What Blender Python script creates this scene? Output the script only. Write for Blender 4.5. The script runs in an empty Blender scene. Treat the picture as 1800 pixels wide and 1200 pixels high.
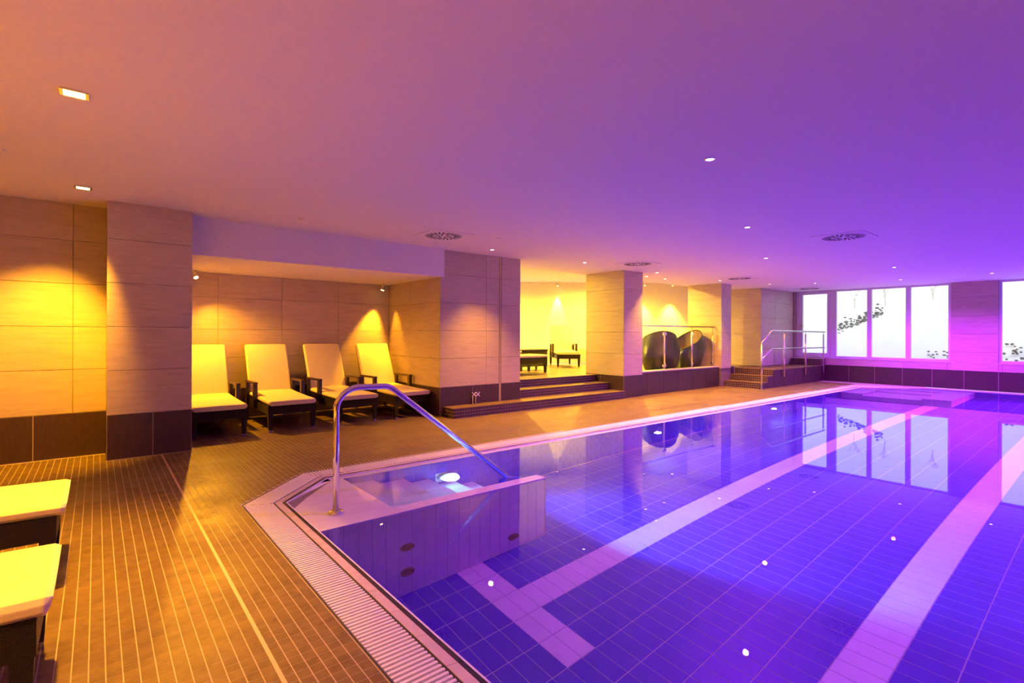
import bpy, bmesh, math, random
from mathutils import Vector, Matrix

random.seed(7)
SC = bpy.context.scene
COL = SC.collection
R = math.radians

# ------------------------------------------------------------------ camera
YAW = 0.884455
CAM = Vector((0, 0, 1.28))
cam_d = bpy.data.cameras.new('camera')
cam_d.lens = 36 * 891.37 / 1800
cam_d.shift_y = -10.74 / 1800
cam_d.clip_start = 0.02
cam = bpy.data.objects.new('camera', cam_d)
COL.objects.link(cam)
cam.matrix_world = (Matrix.Translation(CAM) @ Matrix.Rotation(YAW - math.pi / 2, 4, 'Z')
                    @ Matrix.Rotation(math.pi / 2, 4, 'X') @ Matrix.Rotation(0.00378229, 4, 'Z'))
SC.camera = cam

# ------------------------------------------------------------------ world, exposure, light palette
wd = bpy.data.worlds.new('world')
SC.world = wd
wd.use_nodes = True
bg = wd.node_tree.nodes['Background']
bg.inputs['Color'].default_value = (0.93, 0.96, 1.0, 1)
bg.inputs['Strength'].default_value = 1.5
SC.view_settings.view_transform = 'Standard'
SC.view_settings.look = 'None'
SC.view_settings.exposure = 0.0
SC.view_settings.gamma = 1.0
SC.view_settings.use_curve_mapping = False
SC.cycles.use_denoising = True
SC.cycles.use_adaptive_sampling = True
SC.cycles.adaptive_threshold = 0.20
SC.cycles.adaptive_min_samples = 16
SC.cycles.max_bounces = 7
SC.cycles.diffuse_bounces = 4
SC.cycles.glossy_bounces = 4
SC.cycles.transmission_bounces = 5
SC.cycles.transparent_max_bounces = 12
SC.cycles.caustics_reflective = False
SC.cycles.caustics_refractive = True
SC.cycles.sample_clamp_indirect = 4.0
SC.cycles.blur_glossy = 0.3

YELLOW = (1.0, 0.41, 0.012)
LOUNGE = (1.0, 0.66, 0.05)
VIOLET = (0.38, 0.02, 1.0)
MAGENTA = (0.58, 0.03, 1.0)
CYAN = (0.16, 0.50, 1.0)
BLUE = (0.22, 0.30, 1.0)
W_LEFT = 420      # rectangular warm fittings over the left deck, both seen and added
W_NICHE = 60
W_WALL = 180       # warm round fittings in front of the pillars
W_LOUNGE = 90
W_POOLDOWN = 430   # violet round fittings above the pool
W_UNDER = 360      # underwater lamps

H = 2.624         # ceiling height
LZ = 0.445        # raised lounge / platform level
WLV = -0.010      # water level
PD = -1.35        # pool depth


def ps(x, y):     # the pool runs a touch out of parallel with the hall
    return y - 0.0125 * (x - 2.0)


# ------------------------------------------------------------------ materials
MATS = {}


def mat(name):
    m = bpy.data.materials.new(name)
    m.use_nodes = True
    MATS[name] = m
    nt = m.node_tree
    b = nt.nodes['Principled BSDF']
    return m, nt, b


def simple(name, col, rough=0.6, metal=0.0, spec=0.5):
    m, nt, b = mat(name)
    b.inputs['Base Color'].default_value = (*col, 1)
    b.inputs['Roughness'].default_value = rough
    b.inputs['Metallic'].default_value = metal
    b.inputs['Specular IOR Level'].default_value = spec
    return m


def N(nt, t, **kw):
    n = nt.nodes.new(t)
    for k, v in kw.items():
        setattr(n, k, v)
    return n


def world_noise(nt, scale, nscale=1.0, detail=5, rough=0.6):
    g = N(nt, 'ShaderNodeNewGeometry')
    mp = N(nt, 'ShaderNodeMapping')
    mp.inputs['Scale'].default_value = scale
    nt.links.new(g.outputs['Position'], mp.inputs['Vector'])
    no = N(nt, 'ShaderNodeTexNoise')
    no.inputs['Scale'].default_value = nscale
    no.inputs['Detail'].default_value = detail
    no.inputs['Roughness'].default_value = rough
    nt.links.new(mp.outputs['Vector'], no.inputs['Vector'])
    return no


def ramp(nt, fac, stops):
    r = N(nt, 'ShaderNodeValToRGB')
    e = r.color_ramp.elements
    while len(e) > 2:
        e.remove(e[-1])
    for i, (p, c) in enumerate(stops):
        if i < 2:
            el = e[i]
            el.position = p
        else:
            el = e.new(p)
        el.color = (*c, 1)
    nt.links.new(fac, r.inputs['Fac'])
    return r


def noisy(name, scale, stops, rough=0.6, bump=0.0, nscale=1.0, detail=5, per_object=0.0, spec=0.5, rough2=None):
    m, nt, b = mat(name)
    no = world_noise(nt, scale, nscale, detail)
    r = ramp(nt, no.outputs['Fac'], stops)
    colout = r.outputs['Color']
    if per_object:
        oi = N(nt, 'ShaderNodeObjectInfo')
        mr = N(nt, 'ShaderNodeMapRange')
        mr.inputs['To Min'].default_value = 1 - per_object
        mr.inputs['To Max'].default_value = 1 + per_object
        nt.links.new(oi.outputs['Random'], mr.inputs['Value'])
        mx = N(nt, 'ShaderNodeVectorMath', operation='SCALE')
        nt.links.new(colout, mx.inputs[0])
        nt.links.new(mr.outputs['Result'], mx.inputs['Scale'])
        colout = mx.outputs['Vector']
    nt.links.new(colout, b.inputs['Base Color'])
    b.inputs['Roughness'].default_value = rough
    b.inputs['Specular IOR Level'].default_value = spec
    if rough2 is not None:
        n2 = world_noise(nt, (1.6, 1.6, 1.6), 1.0, 3)
        mr2 = N(nt, 'ShaderNodeMapRange')
        mr2.inputs['From Min'].default_value = 0.40
        mr2.inputs['From Max'].default_value = 0.62
        mr2.inputs['To Min'].default_value = rough
        mr2.inputs['To Max'].default_value = rough2
        nt.links.new(n2.outputs['Fac'], mr2.inputs['Value'])
        nt.links.new(mr2.outputs['Result'], b.inputs['Roughness'])
    if bump:
        bp = N(nt, 'ShaderNodeBump')
        bp.inputs['Strength'].default_value = bump
        bp.inputs['Distance'].default_value = 0.01
        nt.links.new(no.outputs['Fac'], bp.inputs['Height'])
        nt.links.new(bp.outputs['Normal'], b.inputs['Normal'])
    return m


M_PAINT = noisy('white_ceiling_paint', (1, 1, 1), [(0.3, (.78, .71, .74)), (0.7, (.82, .745, .775))], 0.85, 0.02, 30)
M_STONE = noisy('streaked_stone_panel', (1.6, 1.6, 15), [(0.22, (.42, .325, .235)), (0.5, (.53, .42, .31)), (0.78, (.60, .485, .365))],
                0.40, 0.05, 2.0, 9, 0.05)
M_BACK = simple('panel_joint', (.22, .16, .12), 0.9)
M_LWALL = noisy('pale_lounge_plaster', (1, 1, 1), [(0.3, (.80, .75, .55)), (0.7, (.86, .81, .60))], 0.8, 0.02, 8)
M_BASE = noisy('dark_brown_base_tile', (6, 6, 1.2), [(0.3, (.046, .024, .022)), (0.7, (.070, .036, .034))], 0.38, 0.02, 8, 4, 0.06)
M_BASEJ = simple('base_tile_joint', (.42, .33, .26), 0.9)
M_FTILE = noisy('brown_deck_mosaic', (9, 9, 9), [(0.25, (.120, .074, .020)), (0.5, (.172, .112, .030)), (0.8, (.225, .150, .044))],
                0.38, 0.05, 1.4, 5, 0.07, spec=0.35, rough2=0.60)
M_GROUT = simple('deck_grout', (.48, .40, .26), 0.9)
M_RISER = noisy('dark_riser_mosaic', (8, 8, 8), [(0.3, (.05, .022, .022)), (0.7, (.085, .04, .036))], 0.35, 0.0, 2)
M_RGROUT = simple('riser_grout', (.66, .56, .46), 0.9)
M_LFLOOR = noisy('lounge_floor_tile', (3, 3, 3), [(0.3, (.30, .20, .11)), (0.7, (.40, .28, .17))], 0.32, 0.02, 2)
M_BLUE = noisy('blue_pool_tile', (3, 3, 3), [(0.3, (.085, .035, .46)), (0.7, (.105, .045, .54))], 0.28, 0.0, 2, 3, 0.05)
M_WHITE = noisy('white_pool_tile', (3, 3, 3), [(0.3, (.78, .78, .78)), (0.7, (.84, .84, .84))], 0.3, 0.0, 2, 3, 0.02)
M_WET = noisy('wet_white_tile', (3, 3, 3), [(0.3, (.70, .68, .66)), (0.7, (.76, .74, .72))], 0.03, 0.0, 2, 3, 0.02)
M_PGROUT = simple('pool_grout', (.52, .48, .55), 0.9)
M_PINK = noisy('pale_coping_tile', (5, 5, 5), [(0.3, (.58, .50, .44)), (0.7, (.68, .60, .54))], 0.25, 0.02, 3)
M_DARKSTRIP = simple('dark_edge_tile', (.03, .025, .03), 0.25)
M_GRATE = simple('white_grating_plastic', (.80, .78, .76), 0.42)
M_DARK = simple('dark_channel', (.045, .035, .03), 0.7)  # plain dark tone of the gutter channel and its rims
M_STEEL = simple('brushed_steel', (.72, .70, .69), 0.20, 1.0)
M_CHROME = simple('polished_chrome', (.85, .84, .82), 0.08, 1.0)
M_CUSH = noisy('cream_cushion_fabric', (1, 1, 1), [(0.3, (.80, .69, .34)), (0.7, (.86, .75, .38))], 0.9, 0.05, 60)
M_FRAME = simple('white_window_frame', (.74, .74, .70), 0.45)
M_WOOD = noisy('dark_stained_wood', (3, 3, 20), [(0.3, (.030, .014, .009)), (0.7, (.055, .026, .016))], 0.35, 0.03, 3)
M_SNOW = noisy('snow', (1, 1, 1), [(0.3, (.90, .91, .94)), (0.7, (.95, .95, .96))], 0.95, 0.2, 3)
M_ROCK = noisy('dark_rock', (1, 1, 1), [(0.3, (.08, .08, .08)), (0.7, (.34, .32, .29))], 0.95, 0.3, 9)
M_BARK = simple('bare_bark', (.10, .075, .06), 0.9)
M_BLACK = simple('black_slot', (.012, .010, .012), 0.8)
M_BRASS = simple('brown_jet_ring', (.35, .24, .12), 0.35, 0.6)


def weave_mat(name, c0, c1, sc):
    m, nt, b = mat(name)
    tc = N(nt, 'ShaderNodeTexCoord')
    mp = N(nt, 'ShaderNodeMapping')
    mp.inputs['Scale'].default_value = sc
    nt.links.new(tc.outputs['UV'], mp.inputs['Vector'])
    br = N(nt, 'ShaderNodeTexBrick')
    br.offset = 0.5
    br.inputs['Color1'].default_value = (*c1, 1)
    br.inputs['Color2'].default_value = (*c1, 1)
    br.inputs['Mortar'].default_value = (*c0, 1)
    br.inputs['Scale'].default_value = 1.0
    br.inputs['Mortar Size'].default_value = 0.09
    br.inputs['Mortar Smooth'].default_value = 1.0
    nt.links.new(mp.outputs['Vector'], br.inputs['Vector'])
    nt.links.new(br.outputs['Color'], b.inputs['Base Color'])
    b.inputs['Roughness'].default_value = 0.33
    bp = N(nt, 'ShaderNodeBump')
    bp.inputs['Strength'].default_value = 1.0
    bp.inputs['Distance'].default_value = 0.006
    bp.invert = True
    nt.links.new(br.outputs['Fac'], bp.inputs['Height'])
    nt.links.new(bp.outputs['Normal'], b.inputs['Normal'])
    return m


M_WICKER = weave_mat('black_wicker', (.003, .002, .002), (.016, .013, .012), (15, 27, 1))
M_WEAVE = weave_mat('dark_brown_wicker', (.006, .003, .002), (.040, .022, .014), (30, 60, 1))


def emit(name, col, s):
    m = bpy.data.materials.new(name)
    m.use_nodes = True
    nt = m.node_tree
    nt.nodes.remove(nt.nodes['Principled BSDF'])
    e = N(nt, 'ShaderNodeEmission')
    e.inputs['Color'].default_value = (*col, 1)
    e.inputs['Strength'].default_value = s
    nt.links.new(e.outputs['Emission'], nt.nodes['Material Output'].inputs['Surface'])
    return m


E_WARM = emit('lit_warm_led', (1.0, 0.72, 0.25), 14)
E_VIOLET = emit('lit_violet_led', (0.95, 0.62, 1.0), 14)
E_PALE = emit('lit_pale_led', (1.0, 0.80, 0.72), 14)
E_CYAN = emit('lit_cyan_lens', (0.35, 0.75, 1.0), 5)
E_BLUE = emit('lit_blue_lens', (0.30, 0.45, 1.0), 2.2)
E_MAG = emit('lit_magenta_lens', (0.8, 0.3, 1.0), 4)


def pane_mat(name, f=1.0):
    m = bpy.data.materials.new(name)
    m.use_nodes = True
    nt = m.node_tree
    nt.nodes.remove(nt.nodes['Principled BSDF'])
    tr = N(nt, 'ShaderNodeBsdfTransparent')
    tr.inputs['Color'].default_value = (.96, .98, .97, 1)
    gl = N(nt, 'ShaderNodeBsdfGlossy')
    gl.inputs['Roughness'].default_value = 0.02
    lw_ = N(nt, 'ShaderNodeLayerWeight')
    lw_.inputs['Blend'].default_value = 0.5
    pw_ = N(nt, 'ShaderNodeMath', operation='POWER')
    pw_.inputs[1].default_value = 4.0
    fr = N(nt, 'ShaderNodeMath', operation='MULTIPLY_ADD')
    fr.inputs[1].default_value = 0.15
    fr.inputs[2].default_value = 0.012
    nt.links.new(lw_.outputs['Facing'], pw_.inputs[0])
    nt.links.new(pw_.outputs[0], fr.inputs[0])
    mx = N(nt, 'ShaderNodeMixShader')
    nt.links.new(fr.outputs[0], mx.inputs['Fac'])
    nt.links.new(tr.outputs['BSDF'], mx.inputs[1])
    nt.links.new(gl.outputs['BSDF'], mx.inputs[2])
    nt.links.new(mx.outputs['Shader'], nt.nodes['Material Output'].inputs['Surface'])
    return m


M_PANE = pane_mat('clear_pane')


def water_mat():
    m = bpy.data.materials.new('still_pool_water')
    m.use_nodes = True
    nt = m.node_tree
    nt.nodes.remove(nt.nodes['Principled BSDF'])
    g = N(nt, 'ShaderNodeBsdfGlass')
    g.inputs['IOR'].default_value = 1.333
    g.inputs['Roughness'].default_value = 0.0
    g.inputs['Color'].default_value = (1, 1, 1, 1)
    nt.links.new(g.outputs['BSDF'], nt.nodes['Material Output'].inputs['Surface'])
    return m


M_WATER = water_mat()


# ------------------------------------------------------------------ mesh helpers
class MB:
    def __init__(self):
        self.v = []
        self.f = []
        self.uv = {}

    def quad(self, a, b, c, d):
        i = len(self.v)
        self.v += [tuple(a), tuple(b), tuple(c), tuple(d)]
        self.f.append((i, i + 1, i + 2, i + 3))

    def poly(self, pts):
        i = len(self.v)
        self.v += [tuple(p) for p in pts]
        self.f.append(tuple(range(i, i + len(pts))))

    def box(self, x0, x1, y0, y1, z0, z1):
        i = len(self.v)
        self.v += [(x0, y0, z0), (x1, y0, z0), (x1, y1, z0), (x0, y1, z0), (x0, y0, z1), (x1, y0, z1), (x1, y1, z1), (x0, y1, z1)]
        for q in ((3, 2, 1, 0), (4, 5, 6, 7), (0, 1, 5, 4), (1, 2, 6, 5), (2, 3, 7, 6), (3, 0, 4, 7)):
            self.f.append(tuple(i + k for k in q))
        return self

    def prism(self, pts, z0, z1):
        """vertical prism over a counter-clockwise xy polygon"""
        n = len(pts)
        i = len(self.v)
        self.v += [(p[0], p[1], z0) for p in pts] + [(p[0], p[1], z1) for p in pts]
        self.f.append(tuple(i + k for k in reversed(range(n))))
        self.f.append(tuple(i + n + k for k in range(n)))
        for k in range(n):
            j = (k + 1) % n
            self.f.append((i + k, i + j, i + n + j, i + n + k))
        return self

    def frustum(self, c, u, v, n, hu, hv, th, inset=0.0015):
        """open-backed tile: c centre of the back, u v n unit axes"""
        c, u, v, n = Vector(c), Vector(u), Vector(v), Vector(n)
        i = len(self.v)
        b = [c - u * hu - v * hv, c + u * hu - v * hv, c + u * hu + v * hv, c - u * hu + v * hv]
        a, e = hu - inset, hv - inset
        t = [c + n * th - u * a - v * e, c + n * th + u * a - v * e, c + n * th + u * a + v * e, c + n * th - u * a + v * e]
        self.v += [tuple(p) for p in b + t]
        for q in ((4, 5, 6, 7), (0, 1, 5, 4), (1, 2, 6, 5), (2, 3, 7, 6), (3, 0, 4, 7)):
            self.f.append(tuple(i + k for k in q))

    def tube(self, pts, r, seg=10, cap=True):
        pts = [Vector(p) for p in pts]
        n = len(pts)
        rr = r if isinstance(r, (list, tuple)) else [r] * n
        t0 = (pts[1] - pts[0]).normalized()
        up = Vector((0, 0, 1)) if abs(t0.z) < 0.9 else Vector((0, 1, 0))
        a = t0.cross(up).normalized()
        i0 = len(self.v)
        for k in range(n):
            if k == 0:
                t = t0
            elif k == n - 1:
                t = (pts[k] - pts[k - 1]).normalized()
            else:
                t = ((pts[k] - pts[k - 1]).normalized() + (pts[k + 1] - pts[k]).normalized()).normalized()
            a = (a - t * a.dot(t)).normalized()
            b = t.cross(a)
            for s in range(seg):
                an = 2 * math.pi * s / seg
                self.v.append(tuple(pts[k] + (a * math.cos(an) + b * math.sin(an)) * rr[k]))
        for k in range(n - 1):
            for s in range(seg):
                s2 = (s + 1) % seg
                self.f.append((i0 + k * seg + s, i0 + k * seg + s2, i0 + (k + 1) * seg + s2, i0 + (k + 1) * seg + s))
        if cap:
            self.f.append(tuple(i0 + s for s in reversed(range(seg))))
            self.f.append(tuple(i0 + (n - 1) * seg + s for s in range(seg)))
        return self

    def lathe(self, prof, seg=24, c=(0, 0, 0), axis='Z'):
        i0 = len(self.v)
        for r, z in prof:
            for s in range(seg):
                an = 2 * math.pi * s / seg
                p = (r * math.cos(an), r * math.sin(an), z)
                if axis == 'Y':
                    p = (p[0], -p[2], p[1])
                self.v.append((p[0] + c[0], p[1] + c[1], p[2] + c[2]))
        for k in range(len(prof) - 1):
            for s in range(seg):
                s2 = (s + 1) % seg
                self.f.append((i0 + k * seg + s, i0 + k * seg + s2, i0 + (k + 1) * seg + s2, i0 + (k + 1) * seg + s))
        if prof[0][0] > 1e-5:
            self.f.append(tuple(i0 + s for s in reversed(range(seg))))
        if prof[-1][0] > 1e-5:
            j = i0 + (len(prof) - 1) * seg
            self.f.append(tuple(j + s for s in range(seg)))
        return self

    def mesh(self, name):
        me = bpy.data.meshes.new(name)
        me.from_pydata(self.v, [], self.f)
        me.update()
        return me

    def build(self, name, m, parent=None, smooth=False, loc=None):
        me = self.mesh(name)
        if m is not None:
            me.materials.append(m)
        if smooth:
            me.shade_smooth()
        return obj(name, me, parent, loc)


def obj(name, me, parent=None, loc=None):
    o = bpy.data.objects.new(name, me)
    COL.objects.link(o)
    if parent is not None:
        o.parent = parent
    if loc is not None:
        o.location = loc
    return o


def box_uv(me, s=1.0):
    uv = me.uv_layers.new(name='UVMap')
    for p in me.polygons:
        n = p.normal
        ax = max(range(3), key=lambda k: abs(n[k]))
        for li in p.loop_indices:
            c = me.vertices[me.loops[li].vertex_index].co
            if ax == 0:
                q = (c.y, c.z)
            elif ax == 1:
                q = (c.x, c.z)
            else:
                q = (c.x, c.y)
            uv.data[li].uv = (q[0] * s, q[1] * s)


def bevel(o, w, seg=2):
    md = o.modifiers.new('bevel', 'BEVEL')
    md.width = w
    md.segments = seg
    md.limit_method = 'ANGLE'
    return o


def tag(o, label=None, cat=None, group=None, kind=None):
    if label:
        o['label'] = label
    if cat:
        o['category'] = cat
    if group:
        o['group'] = group
    if kind:
        o['kind'] = kind
    return o


def thing(name, loc, label, cat, group=None, rz=0.0):
    o = bpy.data.objects.new(name, None)
    o.empty_display_size = 0.1
    COL.objects.link(o)
    o.location = loc
    o.rotation_euler = (0, 0, rz)
    return tag(o, label, cat, group)


def struct(name, mb, m, label, cat):
    o = mb.build(name, m)
    return tag(o, label, cat, None, 'structure')


def copy_tree(o, parent=None):
    c = o.copy()
    COL.objects.link(c)
    c.parent = parent
    for ch in list(o.children):
        copy_tree(ch, c)
    return c


def light(kind, name, loc, col, energy, parent=None, size=0.03, cone=None, blend=0.6, rot=None, caustic=False):
    d = bpy.data.lights.new(name, kind)
    d.color = col
    d.energy = energy
    if kind == 'SPOT':
        d.spot_size = cone
        d.spot_blend = blend
        d.shadow_soft_size = size
    elif kind == 'POINT':
        d.shadow_soft_size = size
    elif kind == 'AREA':
        d.size = size
    if caustic:
        d.cycles.is_caustics_light = True
    o = bpy.data.objects.new(name, d)
    COL.objects.link(o)
    if parent is not None:
        o.parent = parent
    o.location = loc
    if rot is not None:
        o.rotation_euler = rot
    return o


def aim(frm, to):
    return (Vector(to) - Vector(frm)).to_track_quat('-Z', 'Y').to_euler()


def in_view(p, m=0):
    d = Vector(p) - CAM
    r = d.x * math.sin(YAW) - d.y * math.cos(YAW)
    f = d.x * math.cos(YAW) + d.y * math.sin(YAW)
    if f < 0.1:
        return False
    u = 900 + 891.37 * r / f
    v = 589.26 - 891.37 * d.z / f
    return -m < u < 1800 + m and -m < v < 1200 + m


def tile_field(parent, name, stuff_name, tiles, u, v, n, hu, hv, th, n_ind, inset=0.0015):
    """tiles: list of (centre, material). The n_ind nearest in view become parts, the rest one mesh per material."""
    order = sorted(range(len(tiles)), key=lambda k: ((Vector(tiles[k][0]) - CAM).length if in_view(tiles[k][0], 12) else 1e6 + k))
    ind = [k for k in order[:n_ind] if in_view(tiles[k][0], 12)]
    inds = set(ind)
    meshes = {}
    for k in ind:
        c, m = tiles[k]
        if m.name not in meshes:
            b = MB()
            b.frustum((0, 0, 0), u, v, n, hu, hv, th, inset)
            me = b.mesh(name)
            me.materials.append(m)
            meshes[m.name] = me
        obj(name, meshes[m.name], parent, c)
    rest = {}
    for k in range(len(tiles)):
        if k in inds:
            continue
        c, m = tiles[k]
        rest.setdefault(m.name, (m, MB()))[1].frustum(c, u, v, n, hu, hv, th, inset)
    for m, b in rest.values():
        o = b.build(stuff_name, m, parent)
        o['kind'] = 'stuff'
    return ind


# ------------------------------------------------------------------ deck floor
X0, X1 = -5.0, 16.38
Y0, Y1 = -5.6, 6.96
FAR_E = 4.85      # outer edge of the far gutter (near end)
GL = 0.846        # outer edge of the left gutter
CH = 0.642        # near chamfer
PY0 = -0.97        # near long side of the pool (behind the camera)

# outline of the pool opening (outer edge of the gutter)
A_ = (GL, FAR_E - CH + 0.0)                 # chamfer start on the left side
B_ = (1.483, FAR_E)
C_ = (15.1, ps(15.1, FAR_E) - 0.02)
D_ = (16.30, 3.33)
E_ = (16.36, PY0)
F_ = (GL, PY0)
OUT = [F_, E_, D_, C_, B_, A_]              # counter-clockwise

fl = MB()
T = -0.0008                                  # grout bed
fl.poly([(X0, Y0, T), (X1, Y0, T), (X1, PY0, T), (X0, PY0, T)])
fl.poly([(X0, PY0, T), (GL, PY0, T), (A_[0], A_[1], T), (B_[0], B_[1], T), (B_[0], 8.7, T), (X0, 8.7, T)])
fl.poly([(B_[0], B_[1], T), (C_[0], C_[1], T), (C_[0], 8.7, T), (B_[0], 8.7, T)])
fl.poly([(C_[0], C_[1], T), (D_[0], D_[1], T), (X1 + .2, D_[1], T), (X1 + .2, 8.7, T), (C_[0], 8.7, T)])
floor = struct('floor', fl, M_GROUT, 'brown mosaic pool deck with pale grout lines', 'floor')
P = 0.0505
tiles = []
gx0 = -0.0200 - P * 60
for i in range(0, 400):
    cx = gx0 + (i + 0.5) * P
    if cx > 15.9:
        break
    if abs(cx - 0.540) < 0.03 and False:
        continue
    for j in range(0, 170):
        cy = 0.60 + (j + 0.5) * 0.0502
        if cx < 0.08 and cy > 6.95:
            break
        if cx > 0.08 and cx < 0.81 and cy > 6.52:
            break
        if cy > 8.62 or (cx > 4.15 and cy > 6.86):
            break
        if cx > 8.9 and cy > 6.66:
            break
        if cx > 12.4 and cy > 5.68:
            break
        if cx > GL - 0.026 and cy < A_[1] + max(0, cx - GL) * 1.017 + 0.03 and cx < B_[0]:
            continue
        if cx >= B_[0] and cy < ps(cx, FAR_E) + 0.028:
            continue
        if cx > 14.9 and cy < C_[1] - (cx - C_[0]) * 1.06 + 0.05:
            continue
        if cx < -1.9:
            continue
        tiles.append(((cx, cy, T), M_FTILE))
tile_field(floor, 'floor_tile', 'floor_mosaic', tiles, (1, 0, 0), (0, 1, 0), (0, 0, 1), P / 2 - 0.0021, 0.0251 - 0.0013, 0.0008, 300, 0.0003)
b = MB().box(0.531, 0.547, 0.4, 6.53, T, 0.0012)
o = b.build('expansion_strip', simple('expansion_strip', (.62, .46, .22), 0.5), floor)

# ------------------------------------------------------------------ ceiling
ce = MB().box(X0 - .2, X1 + .2, Y0 - .2, 7.62, H, H + 0.30)
ceiling = struct('ceiling', ce, M_PAINT, 'smooth white ceiling washed orange on the left and violet over the pool', 'ceiling')
cn = MB().box(0.81, 4.20, 6.80, 8.80, 2.19, H + 0.02)
struct('ceiling_niche', cn, M_PAINT, 'white dropped ceiling over the lounger niche with its plain front fascia', 'ceiling')
cl = MB().box(4.0, 16.6, 7.55, 13.4, 2.87, 3.0)
struct('ceiling_lounge', cl, M_PAINT, 'higher ceiling of the yellow-lit lounge behind the pillars', 'ceiling')

# ------------------------------------------------------------------ walls
ZJ = [0.457, 0.909, 1.354, 1.799, 2.245, H]
TH = 0.012


def clad(parent, axis, plane, facing, a0, a1, joints=(), zj=ZJ, zoff=None, m=M_STONE, name='wall_panel', gap=0.0022):
    """panels on a wall. axis 'X': wall runs along x at y=plane; axis 'Y': runs along y at x=plane. facing = +1/-1."""
    cuts = [a0] + sorted(j for j in joints if a0 < j < a1) + [a1]
    for z0, z1 in zip(zj[:-1], zj[1:]):
        for s0, s1 in zip(cuts[:-1], cuts[1:]):
            ca, cz = (s0 + s1) / 2, (z0 + z1) / 2
            hu, hv = (s1 - s0) / 2 - gap / 2, (z1 - z0) / 2 - gap / 2
            b = MB()
            if axis == 'X':
                b.frustum((0, 0, 0), (-facing, 0, 0), (0, 0, 1), (0, facing, 0), hu, hv, TH, 0.0015)
                b.build(name, m, parent, loc=(ca, plane - facing * TH, cz))
            else:
                b.frustum((0, 0, 0), (0, facing, 0), (0, 0, 1), (facing, 0, 0), hu, hv, TH, 0.0015)
                b.build(name, m, parent, loc=(plane - facing * TH, ca, cz))


def wall(name, boxes, label, m=M_BACK):
    b = MB()
    for q in boxes:
        b.box(*q)
    return struct(name, b, m, label, 'wall')


def base(name, label, runs, top=0.457, joints=(), zb=0.0):
    """runs: (axis, plane, facing, a0, a1, joints[, z0])"""
    root = None
    for q in runs:
        axis, plane, f, a0, a1, js = q[:6]
        z0 = q[6] if len(q) > 6 else zb
        b = MB()
        e = 0.004
        if axis == 'X':
            y0, y1 = sorted((plane - f * 0.004, plane - f * 0.02))
            b.box(a0, a1, y0, y1, z0, top)
        else:
            y0, y1 = sorted((plane - f * 0.004, plane - f * 0.02))
            b.box(y0, y1, a0, a1, z0, top)
        if root is None:
            root = struct(name, b, M_BASEJ, label, 'baseboard')
        else:
            b.build('joint_bed', M_BASEJ, root)
        clad(root, axis, plane, f, a0, a1, js, (z0 + 0.002, top), None, M_BASE, 'base_tile', 0.006)
    return root


e = TH
w = wall('wall_left', [(X0, 0.085, 6.96 + e, 7.2, 0, H)], 'streaked stone wall at the far left beside the column')
clad(w, 'X', 6.96, -1, -2.9, 0.082, (-2.0, -1.1, -0.19))
base('baseboard_left', 'dark brown base tiles along the left stone wall', [('X', 6.958, -1, -2.9, 0.082, (-2.30, -1.70, -1.10, -0.49))])
w = wall('wall_column', [(0.08 + e, 0.81 - e, 6.535 + e, 8.8, 0, H)], 'tall stone-clad column between the left wall and the lounger niche')
clad(w, 'X', 6.535, -1, 0.08, 0.81)
clad(w, 'Y', 0.81, 1, 6.535, 8.64, (7.4, 8.3), [0.457, 0.909, 1.354, 1.799, 2.19])
clad(w, 'Y', 0.08, -1, 6.535, 6.96)
base('baseboard_column', 'dark brown base tiles round the foot of the left column',
     [('X', 6.533, -1, 0.08, 0.81, (0.462,)), ('Y', 0.812, 1, 6.535, 8.64, (7.2, 7.9)), ('Y', 0.078, -1, 6.535, 6.96, ())])
w = wall('wall_niche', [(0.6, 4.4, 8.64 + e, 8.9, 0, H)], 'stone-panelled back wall of the lounger niche')
clad(w, 'X', 8.64, -1, 0.81, 4.155, (1.403, 2.304, 3.213), [0.457, 0.935, 1.354, 1.827, 2.19])
base('baseboard_niche', 'dark brown base tiles behind the niche loungers', [('X', 8.638, -1, 0.81, 4.155, (1.4, 2.0, 2.6, 3.2, 3.8))])

w = wall('wall_pillar', [(4.157 + e, 5.325 - e, 6.85 + e, 8.9, 0, H), (5.3, 5.4, 6.91, 8.9, 0, H), (5.375 + e, 5.80 - e, 6.85 + e, 8.9, 0, H)],
         'wide stone-clad pillar between the lounger niche and the lounge steps')
clad(w, 'X', 6.85, -1, 4.157, 5.325, (5.05,))
clad(w, 'X', 6.85, -1, 5.375, 5.80)
clad(w, 'Y', 4.157, -1, 6.85, 8.64, (7.85,), [0.457, 0.909, 1.354, 1.799, 2.19])
clad(w, 'Y', 5.80, 1, 6.85, 8.9, (7.8,))
MB().box(5.332, 5.368, 6.853, 6.905, 0.16, H).build('corner_profile', simple('warm_metal_profile', (.55, .42, .22), 0.35, 0.5), w)
base('baseboard_pillar', 'dark brown base tiles of the wide pillar behind the taps',
     [('X', 6.848, -1, 4.157, 5.325, (4.78,)), ('X', 6.848, -1, 5.375, 5.80, ()), ('Y', 4.155, -1, 6.85, 8.64, (7.4, 8.0)),
      ('Y', 5.802, 1, 6.85, 7.3, ())])
w = wall('wall_pillar_steps', [(8.35 + e, 8.98 - e, 6.58 + e, 7.62, 0, H)], 'stone-clad pillar at the right end of the lounge steps')
clad(w, 'X', 6.58, -1, 8.35, 8.98)
clad(w, 'Y', 8.35, -1, 6.58, 7.62)
clad(w, 'Y', 8.98, 1, 6.58, 7.62)
base('baseboard_pillar_steps', 'dark brown base tiles of the pillar at the end of the lounge steps',
     [('X', 6.578, -1, 8.35, 8.98, ()), ('Y', 8.348, -1, 6.58, 7.62, (7.2,)), ('Y', 8.982, 1, 6.58, 6.7, ())])
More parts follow.
